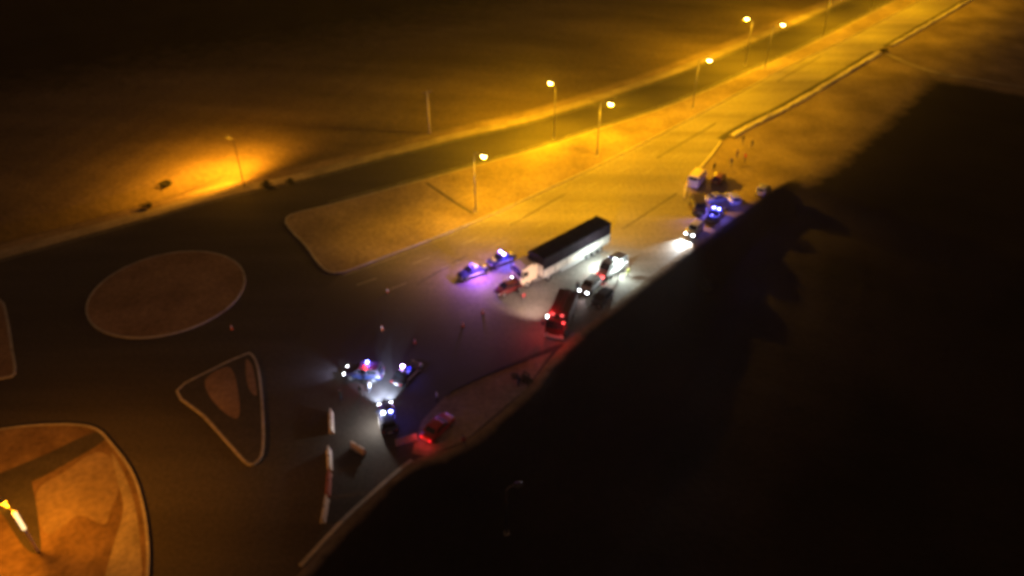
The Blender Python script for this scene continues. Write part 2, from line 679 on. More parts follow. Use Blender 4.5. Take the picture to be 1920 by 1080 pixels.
def track(name, px, w, m, lift=0.06):
    P = smooth_curve([Vector(on_ground(*p)[:2]) for p in px], 8)
    bm = B()
    rows = []
    for a, b in zip(offset(P, -w / 2), offset(P, w / 2)):
        row = []
        for k in range(5):
            q = a.lerp(b, k / 4)
            z = float(ground_z(np.array([q.x]), np.array([q.y]))[0]) + lift
            row.append(bm.verts.new((q.x, q.y, z)))
        rows.append(row)
    for r, s in zip(rows, rows[1:]):
        for k in range(4):
            bm.faces.new((r[k], r[k + 1], s[k + 1], s[k]))
    bmesh.ops.recalc_face_normals(bm, faces=bm.faces)
    return struct(obj(name, bm, m, None, True))


track('dirt_track', [(1660, 100), (1700, 118), (1750, 135), (1820, 148), (1920, 164), (2050, 180)], 1.4, gravel)

# darker repair patches in the carriageway
repair = noise_mat('asphalt_repair', (0.10, 0.095, 0.09), (0.15, 0.14, 0.135), 0.4, fine=3, rough=0.85, bump=0.1)


def repair_patch(px, l, w, z=0.0105):
    p = G2(px)
    e = Vector((math.cos(ROAD_A), math.sin(ROAD_A)))
    n = Vector((-e.y, e.x))
    sheet('asphalt_repair', [p + e * l / 2 + n * w / 2, p - e * l / 2 + n * w / 2, p - e * l / 2 - n * w / 2, p + e * l / 2 - n * w / 2], z, repair, near)


for px, l, w in (((1010, 392), 14, .35), ((1290, 262), 22, .4), ((1220, 395), 16, .35), ((830, 505), 10, .4), ((1500, 128), 24, .4)):
    repair_patch(px, l, w)
# lane markings, worn
ml = bpy.data.meshes.new('lane_dash')
ml.from_pydata([(-1.5, -0.08, 0), (1.5, -0.08, 0), (1.5, 0.08, 0), (-1.5, 0.08, 0)], [], [(0, 1, 2, 3)])
ml.materials.append(white_paint)
mid_line = smooth_curve([G2(p) for p in MED_R[:10]], 40)[::-1]


def dashes(line, off, gap, z, start=0.0, n=60):
    L = offset(line, off)
    acc, nxt = 0.0, start
    for a, b in zip(L, L[1:]):
        l = (b - a).length
        while acc + l > nxt and n > 0:
            p = a.lerp(b, (nxt - acc) / l)
            o = bpy.data.objects.new('lane_dash', ml)
            COL.objects.link(o)
            o.parent = near
            o.location = (p.x, p.y, z)
            o.rotation_euler = (0, 0, math.atan2(b.y - a.y, b.x - a.x))
            nxt += gap
            n -= 1
        acc += l


dashes(mid_line, -4.0, 9.0, 0.013, 2.0)
dashes(mid_line, -7.6, 9.0, 0.013, 5.0)
ribbon('edge_line', offset(mid_line, -0.75), 0.13, 0.0, 0.0125, white_paint, near)
ribbon('edge_line', offset(smooth_curve([G2(p) for p in MED_L[1:]], 6), 1.0), 0.14, 0.0, 0.006, white_paint, road)
ribbon('edge_line', offset(verge_w[4:], -0.8), 0.12, 0.0, 0.006, white_paint, road)


# ------------------------------------------------------------------ lights
def spot(name, parent, loc, aim, watts, col, size=150, blend=0.7, radius=0.15):
    l = bpy.data.lights.new(name, 'SPOT')
    l.energy = watts
    l.color = col
    l.spot_size = R(size)
    l.spot_blend = blend
    l.shadow_soft_size = radius
    o = bpy.data.objects.new(name, l)
    COL.objects.link(o)
    o.parent = parent
    o.location = loc
    o.rotation_euler = (Vector(aim) - Vector(loc)).to_track_quat('-Z', 'Y').to_euler()
    return o


def point(name, parent, loc, watts, col, radius=0.08):
    l = bpy.data.lights.new(name, 'POINT')
    l.energy = watts
    l.color = col
    l.shadow_soft_size = radius
    o = bpy.data.objects.new(name, l)
    COL.objects.link(o)
    o.parent = parent
    o.location = loc
    return o


def lantern(name, parent, loc, watts, col, cap=9.0, power=2.3, back=0.12, soft=(-0.90, -0.40), radius=0.5, cut=(0.20, 0.36)):
    """road-lantern light: intensity grows away from straight down (as a batwing optic throws it), weaker behind the post (-x)"""
    o = point(name, parent, loc, watts, col, radius)
    l = o.data
    l.use_nodes = True
    nt = l.node_tree
    N, L = nt.nodes, nt.links
    em = N['Emission']
    tc = N.new('ShaderNodeTexCoord')
    sx = N.new('ShaderNodeSeparateXYZ')
    L.new(tc.outputs['Normal'], sx.inputs[0])

    def m(op, a, b=None, clamp=False):
        n = N.new('ShaderNodeMath')
        n.operation = op
        n.use_clamp = clamp
        for i, v in enumerate((a, b)):
            if v is None:
                continue
            if isinstance(v, float):
                n.inputs[i].default_value = v
            else:
                L.new(v, n.inputs[i])
        return n.outputs[0]

    def ss(v, a, b, t0, t1):
        n = N.new('ShaderNodeMapRange')
        n.interpolation_type = 'SMOOTHSTEP'
        L.new(v, n.inputs['Value'])
        for k, q in zip(('From Min', 'From Max', 'To Min', 'To Max'), (a, b, t0, t1)):
            n.inputs[k].default_value = q
        return n.outputs[0]
    c_ = m('ABSOLUTE', sx.outputs['Z'])
    bat = m('MINIMUM', m('POWER', m('MAXIMUM', c_, 0.02), -power), cap)
    bat = m('MULTIPLY', bat, ss(c_, cut[0], cut[1], 0.0, 1.0))
    fr = ss(m('MULTIPLY', sx.outputs['X'], LX), soft[0], soft[1], back, 1.0)
    L.new(m('MULTIPLY', bat, fr), em.inputs['Strength'])
    return o


LX = 1.0
LAMP_H = 10.5
glow_y = mat('sodium_bowl', (0.9, 0.8, 0.5), 0.3, emit=(1.0, 0.72, 0.28), estr=26.0)
glow_o = mat('orange_bowl', (0.9, 0.7, 0.4), 0.3, emit=(1.0, 0.55, 0.15), estr=7.0)
dead_bowl = mat('unlit_bowl', (0.05, 0.05, 0.05), 0.3)


def street_lamp(base, azim, label, group, watts, col, lit=True, arm=2.2, h=LAMP_H, bowl=None, lean=0.35, back=0.03, pw=2.3, cut=(0.20, 0.36)):
    t = thing('street_lamp', label, 'street lamp', base, azim, group)
    bm = B()
    tube(bm, (0, 0, 0), (0, 0, 0.9), 0.17, 0.16)
    tube(bm, (0, 0, 0.9), (0, 0, h - 0.5), 0.12, 0.075)
    obj('pole', bm, steel if lit else dark_metal, t, True)
    obj('base_plate', box(B(), (0, 0, 0.03), (0.55, 0.55, 0.06)), concrete, t)
    bm = B()
    pts = [(0, 0, h - 0.55), (0.25, 0, h - 0.15), (0.7, 0, h + 0.1), (arm - 0.35, 0, h + 0.2)]
    for a, b in zip(pts, pts[1:]):
        tube(bm, a, b, 0.06, 0.05)
    obj('arm', bm, steel, t, True)
    bm = B()
    rings = []
    for x, w, hh in ((arm - 0.5, 0.10, 0.08), (arm - 0.3, 0.22, 0.13), (arm + 0.2, 0.27, 0.15), (arm + 0.5, 0.16, 0.10)):
        rings.append([Vector((x, w * math.cos(a), h + 0.2 + hh * max(0, math.sin(a)))) for a in np.linspace(0, 2 * math.pi, 12, endpoint=False)])
    loft(bm, rings)
    hd = obj('lamp_head', bm, steel if lit else dark_metal, t, True)
    bm = B()
    bmesh.ops.create_uvsphere(bm, u_segments=16, v_segments=10, radius=1)
    for v in bm.verts:
        zz = v.co.z * (0.42 if v.co.z < 0 else 0.06)
        v.co = Vector((arm + 0.05 + v.co.x * 0.50, v.co.y * 0.36, h + 0.17 + zz))
    obj('bowl', bm, (bowl or glow_y) if lit else dead_bowl, hd, True)
    if lit:
        lantern('lamp_light', t, (arm + 0.05, 0, h - 0.3), watts, col, back=back, power=pw, cut=cut)
    return t


med_heads = [(907, 295), (1145, 197), (1330, 115), (1468, 48)]
hw = [G2(p, LAMP_H) for p in med_heads]
step = (hw[3] - hw[2])
hw.append(hw[3] + step)
hw.append(hw[3] + step * 2)
hw.append(hw[3] + step * 3)
names = ['tall lit street lamp nearest the lorry on the lit median', 'lit street lamp on the median behind the overturned-looking trailer',
         'lit street lamp third along the median from the lorry', 'lit street lamp fourth along the median from the lorry',
         'lit street lamp far up the road', 'lit street lamp far up the road', 'lit street lamp far up the road']
names[4], names[5] = 'lit street lamp at the bright top edge of the picture', 'lit street lamp next up the road past the bright top edge'
names[1] = 'lit street lamp second along the median from the lorry'
for i, p in enumerate(hw):
    d = (hw[min(i + 1, len(hw) - 1)] - hw[max(i - 1, 0)]).normalized()
    nrm = Vector((d.y, -d.x))                   # over the near carriageway
    az = math.atan2(nrm.y, nrm.x)
    b = p - nrm * 2.25
    street_lamp((b.x, b.y, 0.13), az, names[i], 'lamps along the median', LAMP_W * (0.43, 0.54, 0.28, 0.15, 0.21, 0.30, 0.30)[i], YEL, pw=1.5 if i == 0 else 2.2, cut=(0.27, 0.54) if i == 0 else (0.20, 0.36))
# far row on the verge of the far carriageway
far_heads = [(1030, 155), (1398, 35), (1235, 103), (1550, -30)]
fl = ['small distant lit lamp on the far verge, left one', 'small distant lit lamp on the far verge near the bright end of the road', '', '']
for i, p in enumerate(far_heads[:2] + far_heads[3:]):
    q = G2(p, LAMP_H)
    a = verge_w[0]
    j = int(np.argmin([(v - q).length for v in verge_w]))
    d = (verge_w[min(j + 1, len(verge_w) - 1)] - verge_w[max(j - 1, 0)]).normalized()
    nrm = Vector((-d.y, d.x))
    b = q - nrm * 2.0
    lb = ['lit lamp standing alone beyond the far carriageway, mid picture', 'lit lamp beyond the far carriageway close to the bright top end', 'lit lamp beyond the far carriageway at the top end'][i]
    street_lamp((b.x, b.y, 0.0), math.atan2(nrm.y, nrm.x), lb, 'lamps beyond the far carriageway', LAMP_W * (1.25, 0.85, 0.6)[i], YEL, back=0.06, pw=1.3, cut=(-0.05, 0.6), arm=1.6)
# shielded lamp lighting the orange waste ground, upper left
b = on_ground(458, 349)
t = thing('street_lamp', 'thin dark post in the middle of the orange pool of light', 'street lamp', b, R(138))
bm = B()
tube(bm, (0, 0, 0), (0, 0, 8.3), 0.10, 0.06)
obj('pole', bm, dark_metal, t, True)
bm = B()
tube(bm, (0, 0, 8.25), (1.3, 0, 8.5), 0.045)
obj('arm', bm, dark_metal, t, True)
hd = obj('lamp_head', box(B(), (1.6, 0, 8.57), (0.95, 0.5, 0.12), 0.03), dark_metal, t)
obj('lens', box(B(), (1.6, 0, 8.495), (0.8, 0.4, 0.02)), glow_o, hd)
lantern('lamp_light', t, (1.6, 0, 8.4), 105000, (1.0, 0.37, 0.010), cap=3.0, power=0.0, back=0.02, soft=(-0.15, 0.7), cut=(-0.05, 0.75))
# unlit utility pole
b = on_ground(806, 250)
t = thing('utility_pole', 'pale bare pole with a short crossarm beyond the far carriageway', 'utility pole', b, R(20))
bm = B()
tube(bm, (0, 0, 0), (0, 0, 8.6), 0.22, 0.15)
obj('pole', bm, mat('pale_pole', (0.4, 0.36, 0.3), 0.9), t, True)
obj('crossarm', box(B(), (0, 0, 8.3), (2.0, 0.14, 0.16)), wood, t)
for s in (-0.85, 0, 0.85):
    bm = B()
    tube(bm, (s, 0, 8.38), (s, 0, 8.62), 0.06, 0.04)
    obj('insulator', bm, mat('porcelain', (0.5, 0.45, 0.4), 0.3), t, True)
def to_local(t, w):
    d = Vector(w) - t.location
    a_ = -t.rotation_euler.z
    return Vector((d.x * math.cos(a_) - d.y * math.sin(a_), d.x * math.sin(a_) + d.y * math.cos(a_), d.z))


# park lamp on the corner plot, bottom left
b = G(72, 1036)
t = thing('park_lamp', 'bright glowing lamp post standing on the orange corner plot', 'lamp post', (b.x, b.y, 0.17), R(150))
PLOT_AIM = to_local(t, G(125, 1075))
bm = B()
tube(bm, (0, 0, 0), (0, 0, 5.8), 0.14, 0.09, 12)
obj('pole', bm, mat('white_pole', (0.75, 0.72, 0.68), 0.4), t, True)
bm = B()
tube(bm, (0, 0, 5.75), (1.3, 0, 6.05), 0.05)
obj('arm', bm, steel, t, True)
bm = B()
tube(bm, (0, 0, 3.3), (0, 0, 5.6), 0.17, 0.17, 14)
obj('glowing_sleeve', bm, mat('lit_sleeve', (.9, .8, .6), .4, emit=(1.0, .72, .32), estr=1.6), t, True)
hd = obj('lamp_head', box(B(), (1.75, 0, 6.12), (1.1, 0.5, 0.12), 0.03), steel, t)
obj('lens', box(B(), (1.75, 0, 6.045), (0.9, 0.4, 0.02)), glow_o, hd)
lantern('lamp_light', t, (1.2, 0, 5.85), 3300, ORG, cap=5.5, power=1.5, back=1.0, cut=(0.04, 0.35))
# unlit lamp at the foot of the embankment
b = on_ground(950, 1000)
street_lamp(b, R(10), 'unlit lamp post standing in the dark field below the embankment', None, 0, YEL, lit=False, arm=1.2, h=7.5)


# ------------------------------------------------------------------ vehicles
def paint(name, col, rough=0.3):
    return mat(name, col, rough, 0.0, coat=0.6)


HL_ON = mat('headlight_lit', (0.9, 0.9, 0.9), 0.2, emit=(0.86, 0.92, 1.0), estr=30)
HL_OFF = mat('headlight_unlit', (0.6, 0.6, 0.62), 0.15)
TL_ON = mat('tail_light_lit', (0.5, 0.02, 0.02), 0.3, emit=(1, 0.03, 0.06), estr=0.8)
TL_OFF = mat('tail_light_unlit', (0.30, 0.01, 0.01), 0.3)
BLUE_ON = mat('blue_beacon_lit', (0.05, 0.08, 0.6), 0.2, emit=(0.20, 0.22, 1.0), estr=26)
VIOLET_ON = mat('violet_beacon_lit', (0.3, 0.2, 0.6), 0.2, emit=(0.75, 0.50, 1.0), estr=34)
RED_ON = mat('red_beacon_lit', (0.6, 0.03, 0.03), 0.2, emit=(1.0, 0.10, 0.10), estr=2)
BLUE_OFF = mat('blue_beacon_unlit', (0.03, 0.06, 0.5), 0.2)
WHITE_ON = mat('white_light_lit', (0.9, 0.9, 0.9), 0.2, emit=(0.85, 1.0, 0.97), estr=16)
PLATE = mat('plate_white', (0.7, 0.7, 0.68), 0.5)


def wheel(parent, x, y, r, w):
    bm = B()
    tube(bm, (x, y - w / 2, r), (x, y + w / 2, r), r, r, 18)
    o = obj('wheel', bm, rubber, parent)
    s = 1 if y > 0 else -1
    bm = B()
    tube(bm, (x, y + s * (w / 2 - 0.03), r), (x, y + s * (w / 2 + 0.012), r), r * 0.62, r * 0.55, 12)
    obj('rim', bm, chrome, o)
    return o


def quad_patch(bm, a, b, c, d, u0, u1, v0, v1, lift):
    """a rectangle inside the quad a-b-c-d (a,b bottom; d,c top), raised by lift"""
    a, b, c, d = map(Vector, (a, b, c, d))
    n = (b - a).cross(d - a).normalized()

    def at(u, v):
        return a.lerp(b, u).lerp(d.lerp(c, u), v) + n * lift
    bm.faces.new([bm.verts.new(at(*q)) for q in ((u0, v0), (u1, v0), (u1, v1), (u0, v1))])
    return bm


def body_ring(x, w, z0, z1, crown=0.03):
    return [Vector((x, y * w, z)) for y, z in ((-0.86, z0), (-1, z0 + 0.12), (-1.0, z0 + (z1 - z0) * 0.62), (-0.93, z1 - 0.03), (-0.6, z1 + crown * 0.6), (0, z1 + crown),
                                               (0.6, z1 + crown * 0.6), (0.93, z1 - 0.03), (1.0, z0 + (z1 - z0) * 0.62), (1, z0 + 0.12), (0.86, z0))]


STYLES = {   # stations (x, half width, zbottom, ztop); cabin base x0,x1 ; roof x0,x1 ; roof height ; wheel radius ; axle x
    'sedan': ([(-2.25, .72, .42, .78), (-2.12, .84, .32, .95), (-1.3, .89, .24, 1.0), (0, .9, .22, .98), (1.0, .89, .24, .94), (1.85, .85, .28, .82), (2.18, .74, .36, .64)],
              (-1.65, 1.05), (-0.95, 0.25), 1.44, .33, (-1.32, 1.36)),
    'hatch': ([(-1.98, .74, .42, .85), (-1.9, .84, .32, 1.0), (-1.1, .87, .24, 1.02), (0, .88, .22, 1.0), (.9, .87, .24, .96), (1.6, .83, .28, .84), (1.95, .72, .36, .62)],
              (-1.88, 1.1), (-1.55, 0.35), 1.50, .32, (-1.22, 1.24)),
    'suv': ([(-2.3, .80, .5, 1.0), (-2.22, .9, .4, 1.12), (-1.2, .94, .34, 1.15), (0, .95, .32, 1.13), (1.0, .94, .34, 1.1), (1.95, .9, .38, 1.0), (2.28, .8, .46, .78)],
            (-2.15, 1.05), (-1.9, 0.4), 1.80, .38, (-1.38, 1.42)),
    'van': ([(-2.6, .92, .45, 1.3), (-2.55, .97, .36, 1.4), (-1.2, .98, .32, 1.42), (0, .98, .32, 1.4), (1.4, .97, .32, 1.35), (2.2, .93, .36, 1.12), (2.6, .84, .42, .82)],
            (-2.52, 2.0), (-2.42, 1.2), 2.35, .36, (-1.6, 1.65)),
    'pickup': ([(-2.6, .84, .55, 1.0), (-2.52, .92, .45, 1.05), (-1.2, .94, .38, 1.06), (0, .95, .36, 1.1), (1.0, .94, .38, 1.1), (2.1, .9, .42, 1.0), (2.5, .8, .5, .8)],
               (-0.9, 1.1), (-0.6, 0.45), 1.78, .39, (-1.6, 1.6)),
}


def vehicle(name, label, cat, px_c, px_to, style, pm, group=None, head=False, tail=False, bar=None, head_w=900, beacons=None, head_aim=9.0, z=None, roof_m=None,
            head_col=(0.86, 0.94, 1.0), bo=(1.3, 0.42), tail_w=0):
    p, q = G2(px_c), G2(px_to)
    t = thing(name, label, cat, (p.x, p.y, 0.02 if z is None else z), math.atan2(q.y - p.y, q.x - p.x), group)
    st, cb, rf, rh, wr, axl = STYLES[style]
    bm = B()
    loft(bm, [body_ring(*s) for s in st])
    obj('body', bm, pm, t, True)
    zb = 0.97 if style in ('sedan', 'hatch') else (1.12 if style in ('suv', 'pickup') else 1.38)
    wb, wr_ = st[3][1] - 0.05, st[3][1] - (0.2 if style != 'van' else 0.12)
    base = [Vector((cb[0], -wb, zb)), Vector((cb[1], -wb * .96, zb - .02)), Vector((cb[1], wb * .96, zb - .02)), Vector((cb[0], wb, zb))]
    top = [Vector((rf[0], -wr_, rh - .03)), Vector((rf[1], -wr_, rh - .02)), Vector((rf[1], wr_, rh - .02)), Vector((rf[0], wr_, rh - .03))]
    bm = B()
    bv = [bm.verts.new(v) for v in base]
    tv = [bm.verts.new(v) for v in top]
    rc = [bm.verts.new(((rf[0] * .93 + rf[1] * .07), y, rh + .02)) for y in (-wr_ * .7, wr_ * .7)] + [bm.verts.new(((rf[1] * .93 + rf[0] * .07), y, rh + .03)) for y in (wr_ * .7, -wr_ * .7)]
    for i in range(4):
        j = (i + 1) % 4
        bm.faces.new((bv[i], bv[j], tv[j], tv[i]))
    r0, r1, r2, r3 = rc[0], rc[3], rc[2], rc[1]
    ring = [r0, r1, r2, r3]
    for i in range(4):
        j = (i + 1) % 4
        bm.faces.new((tv[i], tv[j], ring[j], ring[i]))
    bm.faces.new(ring)
    bmesh.ops.recalc_face_normals(bm, faces=bm.faces)
    obj('cabin', bm, roof_m or pm, t)
    # glass
    obj('windscreen', quad_patch(B(), base[1], base[2], top[2], top[1], .07, .93, .08, .93, .012), glass, t)
    obj('rear_window', quad_patch(B(), base[3], base[0], top[0], top[3], .1, .9, .2 if style != 'van' else .3, .9, .012), glass, t)
    for s in (0, 1):
        a, b_, c_, d_ = (base[0], base[1], top[1], top[0]) if s == 0 else (base[2], base[3], top[3], top[2])
        cuts = ((.05, .47), (.51, .93)) if style != 'van' else (((.06, .3), (.36, .62), (.68, .93)))
        for u0, u1 in cuts:
            obj('side_window', quad_patch(B(), a, b_, c_, d_, u0, u1, .12, .88, .012), glass, t)
    for x in axl:
        for y in (-1, 1):
            wheel(t, x, y * (st[3][1] - 0.08), wr, 0.22)
    fx, bx = st[-1][0], st[0][0]
    zl = st[-1][3] - 0.02
    for y in (-1, 1):
        bm = B()
        box(bm, (fx - 0.10, y * st[-1][1] * .80, zl - 0.03), (0.24, 0.34, 0.16), 0.04)
        obj('headlight', bm, HL_ON if head else HL_OFF, t, True)
        bm = B()
        box(bm, (bx + 0.06, y * st[0][1] * .86, st[0][3] - 0.08), (0.16, 0.26, 0.18), 0.03)
        obj('tail_light', bm, TL_ON if tail else TL_OFF, t, True)
        if tail_w:
            point('tail_glow', t, (bx - 0.35, y * 0.6, 0.75), tail_w, RED, 0.08)
        bm = B()
        box(bm, (cb[1] - 0.35, y * (wb + 0.12), zb + 0.06), (0.12, 0.22, 0.14), 0.03)
        obj('wing_mirror', bm, pm, t, True)
        if head:
            spot('headlight_beam', t, (fx + 0.12, y * st[-1][1] * .75, zl), (fx + head_aim, y * 0.9, 0.1), head_w, head_col, 70, 0.8, 0.05)
    obj('grille', box(B(), (fx - 0.0, 0, st[-1][2] + 0.26), (0.06, st[-1][1] * .9, 0.12), 0.02), dark_metal, t)
    obj('front_bumper', box(B(), (fx - 0.06, 0, st[-1][2] + 0.06), (0.26, st[-1][1] * 1.9, 0.2), 0.05), dark_metal if style in ('suv', 'van', 'pickup') else pm, t)
    obj('number_plate', box(B(), (fx + 0.085, 0, st[-1][2] + 0.09), (0.02, 0.5, 0.11)), PLATE, t)
    obj('number_plate', box(B(), (bx - 0.01, 0, st[0][2] + 0.2), (0.02, 0.5, 0.11)), PLATE, t)
    if cat == 'police car':
        for y in (-1, 1):
            obj('door_stripe', box(B(), (-0.1, y * (st[3][1] + 0.004), 0.62 if style == 'sedan' else 0.82), (2.3, 0.012, 0.2)), white_p, t)
    if bar:
        xm = (rf[0] * .35 + rf[1] * .65)
        lb = obj('light_bar', box(B(), (xm, 0, rh + 0.07), (0.3, 1.15, 0.07), 0.02), dark_metal, t)
        for y, m_ in zip((-0.4, 0.4), bar):
            obj('beacon', box(B(), (xm, y, rh + 0.17), (0.28, 0.36, 0.14), 0.04), m_, lb, True)
        if beacons:
            for y, (wt, cl) in zip((-0.45, 0.45), beacons):
                if wt:
                    point('beacon_light', t, (xm, y * bo[0], rh + bo[1]), wt, cl, 0.15)
    return t


RED = (1.0, 0.05, 0.12)
police_blue = paint('police_dark_blue', (0.02, 0.028, 0.09))
white_p = paint('white_paint', (0.72, 0.72, 0.70))
silver_p = paint('silver_paint', (0.42, 0.42, 0.41))
cream_p = paint('cream_paint', (0.74, 0.64, 0.46))
red_p = paint('red_paint', (0.42, 0.02, 0.015))
fire_red = paint('fire_engine_red', (0.075, 0.003, 0.006))
black_p = paint('black_paint', (0.015, 0.015, 0.018))
maroon_p = paint('maroon_paint', (0.12, 0.012, 0.012))
grey_p = paint('grey_paint', (0.16, 0.16, 0.165))
BLU = (0.14, 0.12, 1.0)
PUR = (0.42, 0.13, 1.0)
VIO = (0.55, 0.30, 1.0)
RED = (1.0, 0.05, 0.05)
COOL = (0.82, 0.97, 0.93)

# ---- articulated lorry: trailer
TW, TH_ = 3.05, 4.35
p1, p2 = G2((990, 470), TH_), G2((1117, 404), TH_)
u = (p2 - p1).normalized()
LEN = (p2 - p1).length
nrm = Vector((u.y, -u.x))
tc = (p1 + p2) / 2 + nrm * (TW / 2)
tr_a = math.atan2(-u.y, -u.x)                     # heading towards the tractor
trailer = thing('lorry_trailer', 'long lorry trailer with black tarpaulin roof and pale lower side', 'trailer', (tc.x, tc.y, 0.02), tr_a)
hl = LEN / 2
tarp = noise_mat('black_tarpaulin', (0.006, 0.004, 0.007), (0.016, 0.011, 0.015), 0.8, fine=3, rough=0.85, bump=0.4, spec=0.05)
side_m = noise_mat('pale_trailer_side', (0.44, 0.40, 0.34), (0.62, 0.57, 0.49), 0.5, fine=2.0, rough=0.55, bump=0.1)
# tarpaulin roof with sagging bays
bm = B()
nb = 7
rows = []
for i in range(nb * 4 + 1):
    x = -hl + LEN * i / (nb * 4)
    sag = 0.05 * math.sin(math.pi * (i % 4) / 4)
    row = []
    for y, z in ((-TW / 2, TH_ - 1.95), (-TW / 2 - 0.01, TH_ - 0.14), (-TW / 2 + 0.12, TH_), (0, TH_ + 0.09 - sag), (TW / 2 - 0.12, TH_), (TW / 2 + 0.01, TH_ - 0.14), (TW / 2, TH_ - 1.95)):
        row.append(bm.verts.new((x, y, z - (sag * 0.5 if abs(y) < TW / 2 - .1 else 0))))
    rows.append(row)
for a, b in zip(rows, rows[1:]):
    for k in range(6):
        bm.faces.new((a[k], a[k + 1], b[k + 1], b[k]))
bm.faces.new(rows[0])
bm.faces.new(rows[-1][::-1])
bmesh.ops.recalc_face_normals(bm, faces=bm.faces)
obj('tarpaulin', bm, tarp, trailer)
npan = 6
for s in (-1, 1):
    for i in range(npan):
        x0 = -hl + 0.06 + (LEN - 0.12) * i / npan
        w = (LEN - 0.12) / npan - 0.08
        obj('side_panel', box(B(), (x0 + w / 2 + 0.04, s * (TW / 2 - 0.04), 1.80), (w, 0.06, 1.10), 0.01), side_m, trailer)
    for i in range(npan + 1):
        obj('side_post', box(B(), (-hl + 0.06 + (LEN - 0.12) * i / npan, s * (TW / 2 - 0.03), 1.80), (0.09, 0.1, 1.15)), dark_metal, trailer)
    obj('side_rail', box(B(), (0, s * (TW / 2 + 0.01), 1.17), (LEN, 0.08, 0.16)), silver_p, trailer)
    obj('side_rail', box(B(), (0, s * (TW / 2 + 0.02), 2.42), (LEN, 0.05, 0.10)), silver_p, trailer)
    obj('side_guard', box(B(), (0.9, s * (TW / 2 - 0.05), 0.72), (5.0, 0.05, 0.32)), silver_p, trailer)
    bm = B()
    tube(bm, (hl - 2.9, s * 0.75, 0), (hl - 2.9, s * 0.75, 1.1), 0.09)
    obj('landing_leg', bm, dark_metal, trailer)
    obj('tail_light', box(B(), (-hl - 0.03, s * 1.1, 0.95), (0.05, 0.4, 0.16)), TL_OFF, trailer)
    for k in range(3):
        wheel(trailer, -hl + 2.1 + k * 1.32, s * (TW / 2 - 0.22), 0.5, 0.36)
obj('floor_deck', box(B(), (0, 0, 1.16), (LEN - 0.1, TW - 0.2, 0.16)), dark_metal, trailer)
obj('front_wall', box(B(), (hl - 0.03, 0, 2.2), (0.06, TW - 0.14, 1.9)), side_m, trailer)
for y in (-1, 1):
    obj('rear_door', box(B(), (-hl + 0.02, y * (TW / 4 - 0.02), 2.2), (0.06, TW / 2 - 0.12, 1.9)), side_m, trailer)
obj('bumper_bar', box(B(), (-hl + 0.1, 0, 0.55), (0.12, TW - 0.3, 0.14)), silver_p, trailer)

# ---- tractor unit, turned a little against the trailer
kp = tc - u * (hl - 1.3)
hd_ = G2((938, 548)) - G2((1004, 536))
ta = tr_a - R(13)
tractor = thing('lorry_tractor', 'cream lorry tractor unit with dark windscreen in front of the trailer', 'lorry', (kp.x, kp.y, 0.02), ta)
cabw = 1.25
bm = B()
prof = [(1.95, 1.0), (1.95, 3.0), (2.3, 3.75), (3.2, 3.45), (3.95, 2.95), (4.22, 1.9), (4.28, 0.55), (3.9, 0.42), (2.7, 0.42), (2.55, 1.0)]
rings = [[Vector((x, y * (cabw - (0.06 if abs(y) == 1 else 0)), z)) for x, z in prof] for y in (-1, -0.96, 0.96, 1)]
loft(bm, rings)
obj('cab', bm, cream_p, tractor)
bm = B()
bm.faces.new([bm.verts.new(v) for v in ((3.985, -1.12, 2.90), (4.235, -1.15, 1.95), (4.235, 1.15, 1.95), (3.985, 1.12, 2.90))])
ws = obj('windscreen', bm, glass, tractor)
for s in (-1, 1):
    obj('side_window', box(B(), (3.45, s * 1.252, 2.4), (0.8, 0.02, 0.75), 0.0), glass, tractor)
    obj('wing_mirror', box(B(), (4.1, s * 1.5, 2.3), (0.14, 0.3, 0.6), 0.04), dark_metal, tractor)
    obj('headlight', box(B(), (4.27, s * 0.95, 0.85), (0.08, 0.36, 0.2), 0.02), HL_ON, tractor)
    spot('headlight_beam', tractor, (4.4, s * 0.95, 0.9), (12, s * 1.2, 0.0), 260, (1.0, 0.75, 0.6), 80, 0.8, 0.05)
    bm = B()
    tube(bm, (0.85, s * 0.95, 0.75), (1.9, s * 0.95, 0.75), 0.34, 0.34, 14)
    obj('fuel_tank', bm, chrome, tractor)
    obj('side_deflector', box(B(), (1.75, s * 1.18, 2.3), (0.4, 0.04, 2.4)), cream_p, tractor)
    wheel(tractor, 3.2, s * 1.05, 0.5, 0.34)
    wheel(tractor, -0.3, s * 0.98, 0.5, 0.55)
    obj('mudguard', box(B(), (-0.3, s * 0.98, 1.06), (1.2, 0.6, 0.05)), dark_metal, tractor)
obj('grille', box(B(), (4.275, 0, 1.25), (0.05, 1.5, 0.7)), dark_metal, tractor)
obj('bumper', box(B(), (4.25, 0, 0.55), (0.25, 2.4, 0.36), 0.06), cream_p, tractor)
obj('chassis', box(B(), (1.0, 0, 0.82), (4.6, 0.9, 0.22)), dark_metal, tractor)
bm = B()
tube(bm, (0, 0, 0.93), (0, 0, 1.05), 0.5, 0.5, 16)
obj('coupling_plate', bm, dark_metal, tractor)

